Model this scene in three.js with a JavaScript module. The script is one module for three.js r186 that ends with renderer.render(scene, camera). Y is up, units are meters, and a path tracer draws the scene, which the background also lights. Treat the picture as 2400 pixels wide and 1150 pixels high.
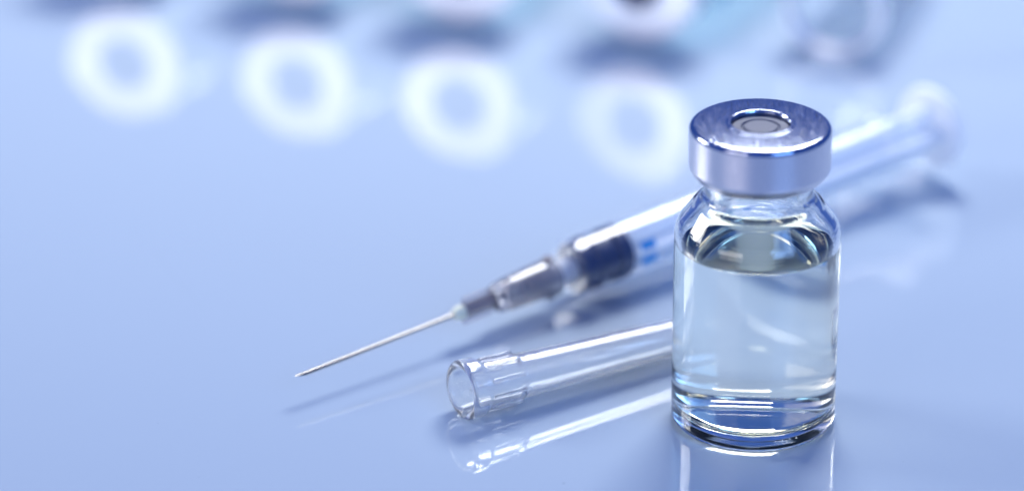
import * as THREE from 'three';
import { mergeGeometries, mergeVertices } from 'three/addons/utils/BufferGeometryUtils.js';
import { RoundedBoxGeometry } from 'three/addons/geometries/RoundedBoxGeometry.js';
import { RectAreaLightUniformsLib } from 'three/addons/lights/RectAreaLightUniformsLib.js';

// ---------------------------------------------------------------- camera, air, exposure
RectAreaLightUniformsLib.init();
const scene = new THREE.Scene();
scene.background = new THREE.Color().setRGB(0.03, 0.078, 0.32);          // the dim blue studio round the table
const camera = new THREE.PerspectiveCamera(6.857, 1024 / 490, 0.05, 20);
camera.position.set(0, 0.2743, 0.5376);
camera.rotation.set(THREE.MathUtils.degToRad(-24.7), 0, 0);
camera.focus = 0.594;
camera.userData.fStop = 6.7;
const renderer = new THREE.WebGLRenderer({ antialias: true });
renderer.setSize(1024, 490);
renderer.toneMapping = THREE.LinearToneMapping;
renderer.toneMappingExposure = 1.34;
renderer.shadowMap.enabled = true;

const mm = 0.001;
const V3 = (x, y, z) => new THREE.Vector3(x, y, z);
function tag(o, label, category, group, kind) {
  if (label) o.userData.label = label;
  if (category) o.userData.category = category;
  if (group) o.userData.group = group;
  if (kind) o.userData.kind = kind;
  return o;
}
function part(name, geometry, material, parent) {
  const m = new THREE.Mesh(geometry, material);
  m.name = name; m.castShadow = true; m.receiveShadow = true;
  parent.add(m);
  return m;
}
function thing(name) { const g = new THREE.Group(); g.name = name; scene.add(g); return g; }

// ---------------------------------------------------------------- lamps: softboxes outside the frame
const MAT = {};
MAT.housing = new THREE.MeshStandardMaterial({ color: 0x0c0c0e, roughness: 0.7 });
MAT.diffuser = new THREE.MeshStandardMaterial({ color: 0xffffff, roughness: 0.9, emissive: 0xffffff, emissiveIntensity: 1.2 });
function softbox(name, pos, target, w, h, radiance, color, label) {
  const glow = MAT.diffuser.clone(); glow.emissive.set(color);
  const g = thing(name);
  g.position.copy(pos); g.lookAt(target);                                 // +z of the group looks at the target
  tag(g, label, 'softbox');
  const back = new THREE.CylinderGeometry(0.06, Math.hypot(w, h) / 2 * 1.02, 0.16, 4, 1, true).rotateY(Math.PI / 4).rotateX(-Math.PI / 2);
  back.scale(w / Math.hypot(w, h) * Math.SQRT2, h / Math.hypot(w, h) * Math.SQRT2, 1).translate(0, 0, -0.085).rotateZ(0);
  const b = part('housing', back.scale(1, 1, -1).translate(0, 0, -0.17), MAT.housing, g);
  b.material.side = THREE.DoubleSide;
  part('lamp_diffuser', new THREE.BoxGeometry(w, h, 0.004).translate(0, 0, -0.003), glow, g);
  const l = new THREE.RectAreaLight(color, radiance, w, h);
  l.position.set(0, 0, 0.002); l.rotation.y = Math.PI;                    // it shines along its own -z
  g.add(l);
  return g;
}
const AIM = V3(0.01, 0.01, -0.05);
softbox('back_softbox', V3(0.09, 0.365, -0.325), AIM, 0.20, 0.15, 20, 0xffffff, 'large white softbox lamp raised behind the table, outside the frame');
softbox('side_softbox', V3(-0.58, 0.30, -0.235), V3(0.03, 0.02, 0), 0.25, 0.13, 16, 0xffffff, 'low wide strip softbox lamp beside the table on the left, outside the frame');
softbox('front_softbox', V3(-0.83, 0.56, 0.94), V3(0, 0, -0.15), 0.80, 0.50, 1.1, new THREE.Color().setRGB(1, 0.91, 0.86), 'wide softbox lamp at the front left, outside the frame');
softbox('front_softbox_001', V3(0.80, 0.85, 1.0), AIM, 0.80, 0.60, 3.0, new THREE.Color().setRGB(0.22, 0.46, 1), 'blue filtered softbox lamp at the front right, outside the frame');

// ---------------------------------------------------------------- noise and textures
function rng(seed) { let a = seed >>> 0; return () => { a = (a + 0x6d2b79f5) | 0; let t = Math.imul(a ^ (a >>> 15), 1 | a); t = (t + Math.imul(t ^ (t >>> 7), 61 | t)) ^ t; return ((t ^ (t >>> 14)) >>> 0) / 4294967296; }; }
function dataTex(N, M, fill, srgb) {
  const d = new Uint8Array(N * M * 4);
  for (let y = 0; y < M; y++) for (let x = 0; x < N; x++) { const c = fill(x, y); const i = (y * N + x) * 4; d[i] = c[0]; d[i + 1] = c[1]; d[i + 2] = c[2]; d[i + 3] = 255; }
  const t = new THREE.DataTexture(d, N, M);
  t.wrapS = t.wrapT = THREE.RepeatWrapping; t.magFilter = THREE.LinearFilter; t.minFilter = THREE.LinearMipmapLinearFilter; t.generateMipmaps = true;
  if (srgb) t.colorSpace = THREE.SRGBColorSpace;
  t.needsUpdate = true;
  return t;
}
function streaks(N, seed, count, lmin, lmax, wander) {                    // short scratches along v on a grey field
  const r = rng(seed), f = new Float32Array(N * N).fill(0);
  for (let k = 0; k < count; k++) {
    let x = r() * N, y = r() * N; const L = lmin + r() * (lmax - lmin), a = (r() - 0.5) * wander, s = (r() - 0.5) * 2;
    for (let i = 0; i < L; i++) { const xi = ((x | 0) % N + N) % N, yi = ((y | 0) % N + N) % N; f[yi * N + xi] += s; x += a; y += 1; }
  }
  return f;
}
const N0 = 512, sk = streaks(N0, 7, 16000, 3, 12, 0.7);
const metalBump = dataTex(N0, N0, (x, y) => { const v = Math.max(0, Math.min(255, 128 + 46 * sk[y * N0 + x])); return [v, v, v]; });
const metalRough = dataTex(N0, N0, (x, y) => { const v = Math.max(0, Math.min(255, 120 + 30 * sk[((y + 91) % N0) * N0 + x])); return [v, v, v]; });

// ---------------------------------------------------------------- profile helpers (r, y in mm)
function rounded(pts, closed = false) {                                    // pts: [r, y, cornerRadius?]
  const out = [], n = pts.length;
  for (let i = 0; i < n; i++) {
    const [x, y, c] = pts[i];
    if (!c || (!closed && (i === 0 || i === n - 1))) { out.push(new THREE.Vector2(x, y)); continue; }
    const p = new THREE.Vector2(x, y), a = new THREE.Vector2(...pts[(i + n - 1) % n].slice(0, 2)).sub(p), b = new THREE.Vector2(...pts[(i + 1) % n].slice(0, 2)).sub(p);
    const la = a.length(), lb = b.length(); a.divideScalar(la); b.divideScalar(lb);
    const half = Math.acos(THREE.MathUtils.clamp(a.dot(b), -1, 1)) / 2;
    const d = Math.min(c / Math.tan(half), la * 0.49, lb * 0.49), R = d * Math.tan(half);
    const cen = a.clone().add(b).normalize().multiplyScalar(R / Math.sin(half)).add(p);
    const A = p.clone().addScaledVector(a, d).sub(cen), B = p.clone().addScaledVector(b, d).sub(cen);
    let t0 = Math.atan2(A.y, A.x), t1 = Math.atan2(B.y, B.x), dt = t1 - t0;
    while (dt > Math.PI) dt -= 2 * Math.PI; while (dt < -Math.PI) dt += 2 * Math.PI;
    const steps = Math.max(3, Math.ceil(Math.abs(dt) / 0.13));
    for (let k = 0; k <= steps; k++) { const t = t0 + dt * k / steps; out.push(new THREE.Vector2(cen.x + R * Math.cos(t), cen.y + R * Math.sin(t))); }
  }
  return out;
}
function lathe(points, seg = 96, sharp = 0.6) {                            // faces keep their edges where the profile turns sharply
  // split long straight runs with guard points so smooth normals stay flat on the straights
  const P = [];
  for (let i = 0; i < points.length; i++) {
    const p = points[i];
    if (P.length && p.distanceTo(P[P.length - 1]) < 1e-5) continue;
    if (P.length) {
      const q = P[P.length - 1], L = p.distanceTo(q);
      if (L > 0.4) { P.push(q.clone().lerp(p, 0.04 / L * 1)); P.push(p.clone().lerp(q, 0.04 / L * 1)); }
    }
    P.push(p);
  }
  const g = new THREE.LatheGeometry(P.map((p) => new THREE.Vector2(Math.max(p.x, 0) * mm, p.y * mm)), seg);
  return g;
}

// ---------------------------------------------------------------- materials
const glass = (o) => new THREE.MeshPhysicalMaterial({ transmission: 1, thickness: 0.001, roughness: 0, ior: 1.5, metalness: 0, ...o });
MAT.glass = glass({ color: new THREE.Color().setRGB(0.98, 0.995, 0.985), ior: 1.56 });
MAT.thinGlass = glass({ color: new THREE.Color().setRGB(0.93, 0.985, 0.99), thickness: 0, ior: 1.45 });
MAT.bubble = glass({ color: 0xffffff, ior: 1 / 1.56 });
MAT.wetGlass = glass({ color: new THREE.Color().setRGB(1.0, 0.995, 0.90), ior: 1.56 / 1.335 });
MAT.liquidTop = glass({ color: new THREE.Color().setRGB(1.0, 0.97, 0.62), ior: 1.335 });
const sk2 = streaks(N0, 23, 15000, 2, 9, 0.9);
const metalGrain = dataTex(N0, N0, (x, y) => { const v = Math.max(60, Math.min(255, 165 + 62 * sk2[y * N0 + x])); return [v, v, v]; });   // flecks of the brushed metal
MAT.alu = new THREE.MeshPhysicalMaterial({ color: new THREE.Color().setRGB(0.66, 0.73, 0.92), map: metalGrain, metalness: 1, roughness: 0.29, roughnessMap: metalRough, bumpMap: metalBump, bumpScale: 0.00006 });
MAT.aluFar = new THREE.MeshPhysicalMaterial({ color: new THREE.Color().setRGB(0.90, 0.90, 0.93), metalness: 1, roughness: 0.24 });
MAT.aluSkirt = new THREE.MeshPhysicalMaterial({ color: new THREE.Color().setRGB(0.70, 0.69, 0.76), metalness: 1, roughness: 0.74, roughnessMap: metalRough, bumpMap: metalBump, bumpScale: 0.00001 });
MAT.stopper = new THREE.MeshPhysicalMaterial({ color: new THREE.Color().setRGB(0.022, 0.042, 0.11), roughness: 0.55 });
const tableMap = (() => {                                                    // even lacquer with a few dust grains and hairline scratches
  const N = 2048, f = new Float32Array(N * N), r = rng(41);
  const put = (x, y, v) => { const i = ((y | 0) & (N - 1)) * N + ((x | 0) & (N - 1)); f[i] = Math.abs(v) > Math.abs(f[i]) ? v : f[i]; };
  for (let k = 0; k < 420; k++) { const x = r() * N, y = r() * N, R = 0.4 + r() * r() * r() * 2.2, v = r() < 0.65 ? -0.45 * r() : 0.35 * r(); for (let a = -R; a <= R; a++) for (let b = -R; b <= R; b++) if (a * a + b * b <= R * R) put(x + a, y + b, v); }
  for (let k = 0; k < 46; k++) { let x = r() * N, y = r() * N, t = r() * 6.28; const L = 30 + r() * 160, v = (r() < 0.7 ? 1 : -1) * (0.02 + 0.05 * r()); for (let i = 0; i < L; i++) { put(x, y, v); x += Math.cos(t); y += Math.sin(t); t += (r() - 0.5) * 0.02; } }
  return dataTex(N, N, (x, y) => { const v = Math.max(0, Math.min(255, 225 * (1 + f[y * N + x]))); return [v, v, v]; });
})();
MAT.table = new THREE.MeshPhysicalMaterial({ color: new THREE.Color().setRGB(0.372 / 0.882, 0.455 / 0.882, 0.55 / 0.882), map: tableMap, roughness: 0.03, ior: 1.62 });

// ---------------------------------------------------------------- the glossy table
{
  const box = new RoundedBoxGeometry(1.5, 0.008, 1.5, 3, 0.002).translate(0, -0.004, -0.1), p = box.attributes.position;
  for (let i = 0; i < p.count; i++) box.attributes.uv.setXY(i, p.getX(i) / 0.3, p.getZ(i) / 0.3);   // grain in metres
  const t = new THREE.Mesh(box, MAT.table);
  t.name = 'table_top'; t.receiveShadow = true; scene.add(t);
  tag(t, 'glossy light blue table top under the vial and syringe', null, null, 'structure');
}

// ---------------------------------------------------------------- injection vial
const LEVEL = 27.3;
const outer = [[0, 0.6], [6.4, 0.45, 3], [9.3, 0.0, 0.7], [12, 0.08, 2.0], [12, 30.4, 4.4], [9.2, 34.3, 3.0], [7.75, 35.2, 1.3], [7.75, 38.4, 0.8], [9.9, 39.4, 0.5], [9.9, 42.9, 0.5]];
const innerDown = [[6.3, 42.9, 0.4], [6.3, 34.9, 1.6], [8.3, 33.2, 2.2], [10.85, 29.8, 3.6], [10.85, 2.1, 3.0], [6.5, 1.9, 3], [0, 2.15]];
function vialGlassAll() { return rounded([...outer, ...innerDown]); }
function splitAtLevel(pts, level) {
  // the inner wall runs down after the lip; cut it at the liquid level
  let lip = pts.findIndex((p) => p.y > 42.8), i = lip;
  while (i < pts.length && pts[i].y > level) i++;
  const a = pts[i - 1], b = pts[i], t = (level - a.y) / (b.y - a.y), cut = a.clone().lerp(b, t);
  return { dry: [...pts.slice(0, i), cut], wet: [cut.clone(), ...pts.slice(i)], r: cut.x };
}
function capGeometry() {
  const skirt = lathe(rounded([[8.2, 38.25], [9.0, 38.2, 0.5], [10.15, 39.6, 1.4], [10.15, 45.1]]), 128);
  const top = [];
  for (let k = 0; k <= 14; k++) { const t = k / 14 * 1.50; top.push(new THREE.Vector2(9.35 + 0.8 * Math.cos(t), 45.1 + 0.8 * Math.sin(t))); }   // rolled edge
  for (let r = 9.0; r > 4.9; r -= 0.4) top.push(new THREE.Vector2(r, 45.9 + 0.0032 * (86 - r * r)));                                 // very slightly domed face
  top.push(...rounded([[4.9, 46.1], [4.72, 46.32, 0.15], [4.3, 46.32, 0.2], [4.1, 46.0, 0.15], [4.1, 44.8]]));
  const face = lathe(top, 128), p = face.attributes.position, uv = face.attributes.uv, uvs = skirt.attributes.uv, ps = skirt.attributes.position;
  const wob = (a) => Math.sin(3 * a + 0.7) + 0.7 * Math.sin(7 * a + 2.1) + 0.5 * Math.sin(13 * a) + 0.4 * Math.sin(29 * a + 1);   // the crimping tool leaves the lower edge slightly uneven
  for (let i = 0; i < ps.count; i++) { const y = ps.getY(i) / mm, k = Math.max(0, 1 - (y - 38.2) / 2.6), a = Math.atan2(ps.getX(i), ps.getZ(i)); if (k > 0) ps.setXYZ(i, ps.getX(i) * (1 + 0.004 * k * wob(a + 1)), ps.getY(i) + 0.05 * mm * k * wob(a), ps.getZ(i) * (1 + 0.004 * k * wob(a + 1))); }
  for (let i = 0; i < p.count; i++) uv.setXY(i, p.getX(i) / 0.07, p.getZ(i) / 0.10);
  for (let i = 0; i < ps.count; i++) uvs.setXY(i, uvs.getX(i) * 3, ps.getY(i) / 0.09);
  return mergeGeometries([face, skirt], true);
}
function stopperGeometry() {
  return lathe(rounded([[0, 37.6], [2.6, 37.6, 0.3], [2.8, 37.0, 0.3], [5.6, 37.0, 0.6], [6.28, 38.0, 0.5], [6.28, 42.95, 0.1], [9.5, 42.95, 0.3], [9.5, 43.5, 0.1], [4.09, 43.5], [4.09, 45.55, 0.1], [2.8, 45.55, 0.1], [2.68, 45.33, 0.08], [2.46, 45.33, 0.08], [2.34, 45.58, 0.1], [0, 45.6]]), 96);
}
function makeVial(name, filled) {
  const g = thing(name);
  const all = vialGlassAll();
  if (filled) {
    const { dry, wet, r } = splitAtLevel(all, LEVEL + 0.7);
    part('glass_body', lathe(dry, 160), MAT.glass, g);
    const top = [];
    for (let k = 0; k <= 14; k++) { const d = 2.6 * Math.pow(k / 14, 1.6); top.push(new THREE.Vector2(r - d, LEVEL + 0.7 * Math.exp(-d / 0.7))); }
    top.push(new THREE.Vector2(0, LEVEL));
    const wall = lathe(wet, 160), surf = lathe(top, 160);
    const liq = part('liquid', mergeGeometries([wall, surf], true), [MAT.wetGlass, MAT.liquidTop], g);
    liq.userData.label = 'clear faintly yellow liquid filling the vial to its shoulder';
  } else part('glass_body', lathe(all, 96), MAT.thinGlass, g);
  part('stopper', stopperGeometry(), MAT.stopper, g);
  part('crimp_cap', capGeometry(), [filled ? MAT.alu : MAT.aluFar, MAT.aluSkirt], g);
  return g;
}
const vial = makeVial('injection_vial', true);
for (const [x, y, z, r] of [[-9.5, 1.75, 5.4, 0.36], [3.2, 0.78, 7.2, 0.13], [4.2, 0.85, 6.8, 0.1], [5.0, 0.8, 6.4, 0.14], [2.4, 0.82, 7.5, 0.08]])
  part('air_bubble', new THREE.SphereGeometry(r * mm, 24, 16).translate(x * mm, y * mm, z * mm), MAT.bubble, vial);
vial.position.set(0.0354, 0, 0.0016); vial.scale.set(1.004, 1.018, 1.004);
tag(vial, 'upright clear glass vial of pale liquid under a silver crimp cap, standing sharp in front', 'vial');

// the row of vials lying at the back, caps toward the camera
const lying = makeVial('lying_vial', false);
const rowTurn = Math.atan2(-0.293, 0.956);
const rowPlaces = [
  [-72.2, -167.6, 'blurred silver capped vial lying at the far left end of the back row'],
  [-39.7, -157.8, 'blurred silver capped vial lying second from left in the back row'],
  [-9.6, -147.9, 'blurred silver capped vial lying third from left in the back row'],
  [22.0, -138.7, 'blurred silver capped vial with dark stopper showing, back row, nearest the standing vial'],
];
rowPlaces.forEach(([x, z, label], i) => {
  const v = i ? lying.clone() : lying;
  if (i) { scene.add(v); v.name = 'lying_vial_00' + i; }
  const yaw = rowTurn + [0.03, -0.025, 0.015, -0.15][i], d = V3(Math.sin(yaw), 0, Math.cos(yaw));   // from base to cap
  v.quaternion.setFromUnitVectors(V3(0, 1, 0), d);
  v.scale.setScalar(1.13);
  v.position.set(x * mm, 12 * 1.13 * mm, (z - 1.8) * mm).addScaledVector(d, -46 * 1.13 * mm);
  tag(v, label, 'vial', 'vials lying in a row at the back');
});

// a clear plastic tube lying at the back right
MAT.clearPlastic = glass({ color: new THREE.Color().setRGB(0.96, 0.98, 1), ior: 1.12, roughness: 0.1, transmission: 1 });
MAT.paleRim = new THREE.MeshPhysicalMaterial({ color: new THREE.Color().setRGB(0.90, 0.91, 0.94), metalness: 1, roughness: 0.38 });
MAT.milky = new THREE.MeshPhysicalMaterial({ color: new THREE.Color().setRGB(0.88, 0.92, 0.98), roughness: 0.6, transmission: 0.6, thickness: 0, ior: 1.4 });
{
  const g = thing('clear_tube');
  part('tube_wall', lathe(rounded([[0, 0], [7.6, 0, 1.5], [9.0, 30, 0.5], [9.0, 37, 0.4], [8.2, 37, 0.4], [8.2, 30, 0.5], [6.8, 0.8, 1], [0, 0.8]]), 96), MAT.clearPlastic, g);
  part('rim', lathe(rounded([[9.05, 36.9], [9.4, 37.0, 0.3], [9.4, 39.4, 0.6], [7.6, 39.4, 0.6], [7.6, 37.1, 0.3], [8.15, 36.9]]), 96), MAT.paleRim, g);
  const d = V3(-0.36, 0, 0.93).normalize();
  g.quaternion.setFromUnitVectors(V3(0, 1, 0), d);
  g.position.set(56.5 * mm, 9.4 * mm, -137.7 * mm).addScaledVector(d, -40 * mm);
  tag(g, 'blurred clear tube with pale rim lying at the back right, open end in front', 'plastic tube');
}

// ---------------------------------------------------------------- syringe with needle (all lengths along local y from the needle tip)
const TIP = V3(-32.1, 4.0, -3.4).multiplyScalar(mm), END = V3(69.6, 8.5, -87.3).multiplyScalar(mm);
const axis = END.clone().sub(TIP).normalize();
const syringe = thing('syringe');
syringe.position.copy(TIP);
{ // local y along the axis, local z as near straight up as it goes
  const y = axis, z = V3(0, 1, 0).addScaledVector(y, -y.y).normalize(), x = y.clone().cross(z);
  syringe.quaternion.setFromRotationMatrix(new THREE.Matrix4().makeBasis(x, y, z));
}
tag(syringe, 'clear plastic syringe with steel needle and dark seal lying diagonally behind the upright vial', 'syringe');
MAT.steel = new THREE.MeshPhysicalMaterial({ color: new THREE.Color().setRGB(0.27, 0.258, 0.245), metalness: 1, roughness: 0.24 });
MAT.bevel = new THREE.MeshPhysicalMaterial({ color: new THREE.Color().setRGB(0.55, 0.54, 0.53), metalness: 1, roughness: 0.25 });
MAT.glue = new THREE.MeshPhysicalMaterial({ color: new THREE.Color().setRGB(0.80, 0.82, 0.62), roughness: 0.3 });
MAT.hub = glass({ color: new THREE.Color().setRGB(0.58, 0.57, 0.60), ior: 1.46, roughness: 0.07, transmission: 0.85 });
MAT.hubSolid = new THREE.MeshPhysicalMaterial({ color: new THREE.Color().setRGB(0.24, 0.22, 0.235), roughness: 0.2 });
MAT.wing = glass({ color: new THREE.Color().setRGB(0.78, 0.76, 0.80), ior: 1.25, roughness: 0.2, transmission: 0.85 });
MAT.barrel = glass({ color: new THREE.Color().setRGB(0.97, 0.985, 1), ior: 1.38, roughness: 0.1, thickness: 0, transmission: 0.99 });
MAT.barrelEnd = glass({ color: new THREE.Color().setRGB(0.95, 0.97, 1), ior: 1.5, roughness: 0.06, thickness: 0, transmission: 0.99 });
MAT.seal = new THREE.MeshPhysicalMaterial({ color: new THREE.Color().setRGB(0.012, 0.032, 0.11), roughness: 0.5 });
MAT.plunger = new THREE.MeshPhysicalMaterial({ color: new THREE.Color().setRGB(0.92, 0.95, 0.98), roughness: 0.95, transmission: 0.5, thickness: 0 });
MAT.print = new THREE.MeshStandardMaterial({ color: new THREE.Color().setRGB(0.002, 0.36, 0.80), roughness: 0.5 });

function cannula(r, bore, s0, s1) {                                        // a steel tube whose tip is ground to a slant; the point is on top (local +z)
  const seg = 48, slant = 2.6, pos = [], idx = [];
  const ring = (rad, f) => { for (let i = 0; i <= seg; i++) { const a = i / seg * 2 * Math.PI; pos.push(rad * Math.sin(a) * mm, f(Math.cos(a) * rad) * mm, rad * Math.cos(a) * mm); } };
  const cut = (z) => s0 + slant * (1 - z / r) / 2;
  const shape = (rings, flip) => { const g = new THREE.BufferGeometry(), b = 0; idx.length = 0; pos.length = 0; rings.forEach(([rad, f]) => ring(rad, f));
    for (let k = 0; k < rings.length - 1; k++) for (let i = 0; i < seg; i++) { const a = k * (seg + 1) + i, c = a + seg + 1; idx.push(a, a + 1, c, a + 1, c + 1, c); }
    g.setAttribute('position', new THREE.Float32BufferAttribute(pos.slice(), 3)); g.setIndex(idx.slice()); g.computeVertexNormals(); return g; };
  const wall = shape([[r, () => s1], [r, () => s0 + slant + 0.3], [r, cut]]);
  const bevel = shape([[r, cut], [bore, cut]]);
  const hole = shape([[bore, cut], [bore, () => s0 + slant + 3]]);
  return { wall, bevel: mergeGeometries([bevel, hole]) };
}
{
  const c = cannula(0.31, 0.19, 0, 33);
  const needle = part('needle', c.wall, MAT.steel, syringe);
  part('bevel', c.bevel, MAT.bevel, needle);
  part('glue_collar', lathe(rounded([[0.36, 29.9], [0.8, 30.2, 0.3], [1.15, 31.2, 0.4], [1.15, 32.0, 0.1], [0.41, 32.0]]), 40), MAT.glue, syringe);
  // hub: slotted neck with wings, then a hollow cone
  const hub = part('needle_hub', lathe(rounded([[0.42, 37.4], [1.2, 37.4, 0.3], [2.3, 38.5, 0.9], [2.62, 41, 0.6], [2.98, 48.4, 0.2], [3.1, 49.7, 0.15], [2.5, 49.7, 0.15], [2.0, 40.4, 0.5], [0.9, 39.6, 0.3], [0.42, 39.5]]), 72), MAT.hub, syringe);
  hub.userData.label = 'smoky grey translucent needle hub';
  part('hub_core', new RoundedBoxGeometry(1.9 * mm, 6.4 * mm, 1.9 * mm, 3, 0.2 * mm).rotateY(Math.PI / 5).translate(0, 34.9 * mm, 0), MAT.hubSolid, hub);
  for (const s of [-1, 1]) {
    part('wing', new RoundedBoxGeometry(0.5 * mm, 5.6 * mm, 1.15 * mm, 3, 0.12 * mm).translate(0, 34.8 * mm, s * 1.62 * mm), MAT.wing, hub);
    part('lug', new RoundedBoxGeometry(1.5 * mm, 1.4 * mm, 0.55 * mm, 3, 0.15 * mm).translate(0, 48.9 * mm, s * 3.25 * mm), MAT.hubSolid, hub);
  }
  // barrel with luer tip, bore and finger flange
  const barrel = part('barrel', lathe(rounded([[4.76, 56.0], [4.76, 118.6, 0.3], [5.6, 119.2, 0.3], [5.6, 120.6, 0.3], [4.5, 120.6, 0.2], [4.5, 56.0], [4.76, 56.0]]), 96), MAT.barrel, syringe);
  part('barrel_end', lathe(rounded([[2.2, 52.9], [4.3, 52.9, 0.5], [4.76, 53.7, 0.4], [4.76, 55.98, 0.05], [4.1, 55.98, 0.1], [4.1, 53.6, 0.2], [2.2, 53.6], [2.2, 52.9]]), 96), MAT.barrelEnd, barrel);
  part('luer_tip', lathe(rounded([[0.8, 44.5], [1.85, 44.5, 0.2], [1.98, 52.0, 0.4], [2.1, 52.95, 0.1], [2.1, 53.55, 0.1], [0.8, 53.55, 0.1], [0.8, 44.5]]), 72), MAT.milky, barrel);
  const fl = new THREE.Shape(); const W = 10.5, H = 6.2, q = 5.2;
  fl.moveTo(-W + q, -H); fl.lineTo(W - q, -H); fl.quadraticCurveTo(W, -H, W, 0); fl.quadraticCurveTo(W, H, W - q, H); fl.lineTo(-W + q, H); fl.quadraticCurveTo(-W, H, -W, 0); fl.quadraticCurveTo(-W, -H, -W + q, -H);
  const hole = new THREE.Path(); hole.absarc(0, 0, 5.62, 0, Math.PI * 2, true); fl.holes.push(hole);
  const flg = new THREE.ExtrudeGeometry(fl, { depth: 1.0, bevelEnabled: true, bevelSize: 0.2, bevelThickness: 0.2, bevelSegments: 2, curveSegments: 24 }).rotateX(Math.PI / 2).translate(0, 120.4, 0).scale(mm, mm, mm);
  part('finger_flange', flg, MAT.barrel, barrel);
  // rubber seal and plunger
  part('rubber_seal', lathe(rounded([[0, 53.7], [3.9, 53.7, 0.2], [4.07, 54.2, 0.2], [4.07, 56.1, 0.1], [4.42, 56.3, 0.2], [4.36, 57.2, 0.2], [3.7, 57.5, 0.15], [3.7, 60.6, 0.15], [4.36, 60.9, 0.2], [4.36, 63.0, 0.4], [3.4, 63.5, 0.3], [0, 63.5]]), 72), MAT.seal, syringe);
  const rod = part('plunger_rod', mergeGeometries([
    new THREE.BoxGeometry(8.2 * mm, 67.6 * mm, 1.1 * mm).translate(0, 97.3 * mm, 0), new THREE.BoxGeometry(1.1 * mm, 67.4 * mm, 8.2 * mm).translate(0, 97.3 * mm, 0),
    lathe(rounded([[0, 63.5], [3.6, 63.5, 0.2], [3.6, 64.6, 0.2], [0, 64.6]]), 48).toNonIndexed()].map((g) => { const n = g.index ? g.toNonIndexed() : g; return n; })), MAT.plunger, syringe);
  part('thumb_rest', lathe(rounded([[0, 131.0], [6.8, 131.0, 0.4], [7.1, 132.6, 0.5], [0, 132.9]]), 64), MAT.plunger, rod);
  // blue graduation marks printed on the front of the barrel: curved bars a hair above its wall
  const bar = (s, a0, a1, w) => { const g = new THREE.CylinderGeometry(4.8 * mm, 4.8 * mm, w * mm, 16, 1, true, a0, a1 - a0); return g.translate(0, s * mm, 0); };
  MAT.print.side = THREE.DoubleSide;
  const A = 1.35;                                                          // angle from local +z (up) toward +x
  for (let k = 0; k < 13; k++) part('graduation_mark', bar(66 + k * 1.86, A + 0.45, A + (k % 5 ? 0.75 : 1.05), 0.35), MAT.print, barrel);
  for (let k = 0; k < 3; k++) for (const j of [0, 1]) part('scale_numeral', bar(65.6 + k * 9.3, A - 0.3 + j * 0.5, A - 0.02 + j * 0.5, 3.0), MAT.print, barrel);
}

// ---------------------------------------------------------------- clear needle cap in front of the syringe
{
  const g = thing('needle_cap');
  // closed end
  const pts = rounded([[0, 43.2], [2.8, 43.2, 0.7], [3.35, 12, 0.6], [3.4, 9.8, 0.2], [3.75, 9.2, 0.3], [3.95, 3.3, 0.4], [4.5, 2.4, 0.5], [4.5, 0, 0.6], [3.25, 0, 0.6], [3.05, 8.6, 0.3], [2.75, 9.8, 0.3], [2.6, 12, 0.5], [2.1, 42.2, 0.5], [0, 42.2]]);
  // the profile runs from the closed end down the outside: turn it so that faces look outward
  const body = part('sheath', lathe(pts.reverse(), 96), glass({ color: new THREE.Color().setRGB(0.975, 0.99, 1), ior: 1.42, roughness: 0.06, transmission: 0.9 }), g);
  for (let k = 0; k < 10; k++) {
    const a = k / 10 * 2 * Math.PI;
    part('grip_rib', new RoundedBoxGeometry(0.6 * mm, 5.6 * mm, 0.42 * mm, 3, 0.18 * mm).translate(0, 6.3 * mm, 3.92 * mm).rotateY(a), body.material, body);
  }
  const M = V3(-7.5, 4.5, 1.84).multiplyScalar(mm), F = V3(23.9, 3.4, -17.9).multiplyScalar(mm);
  const d = F.clone().sub(M).normalize();
  g.quaternion.setFromUnitVectors(V3(0, 1, 0), d); g.position.copy(M);
  tag(g, 'clear plastic needle cap lying in front of the syringe, open ribbed mouth to left', 'needle cap');
}

renderer.render(scene, camera);
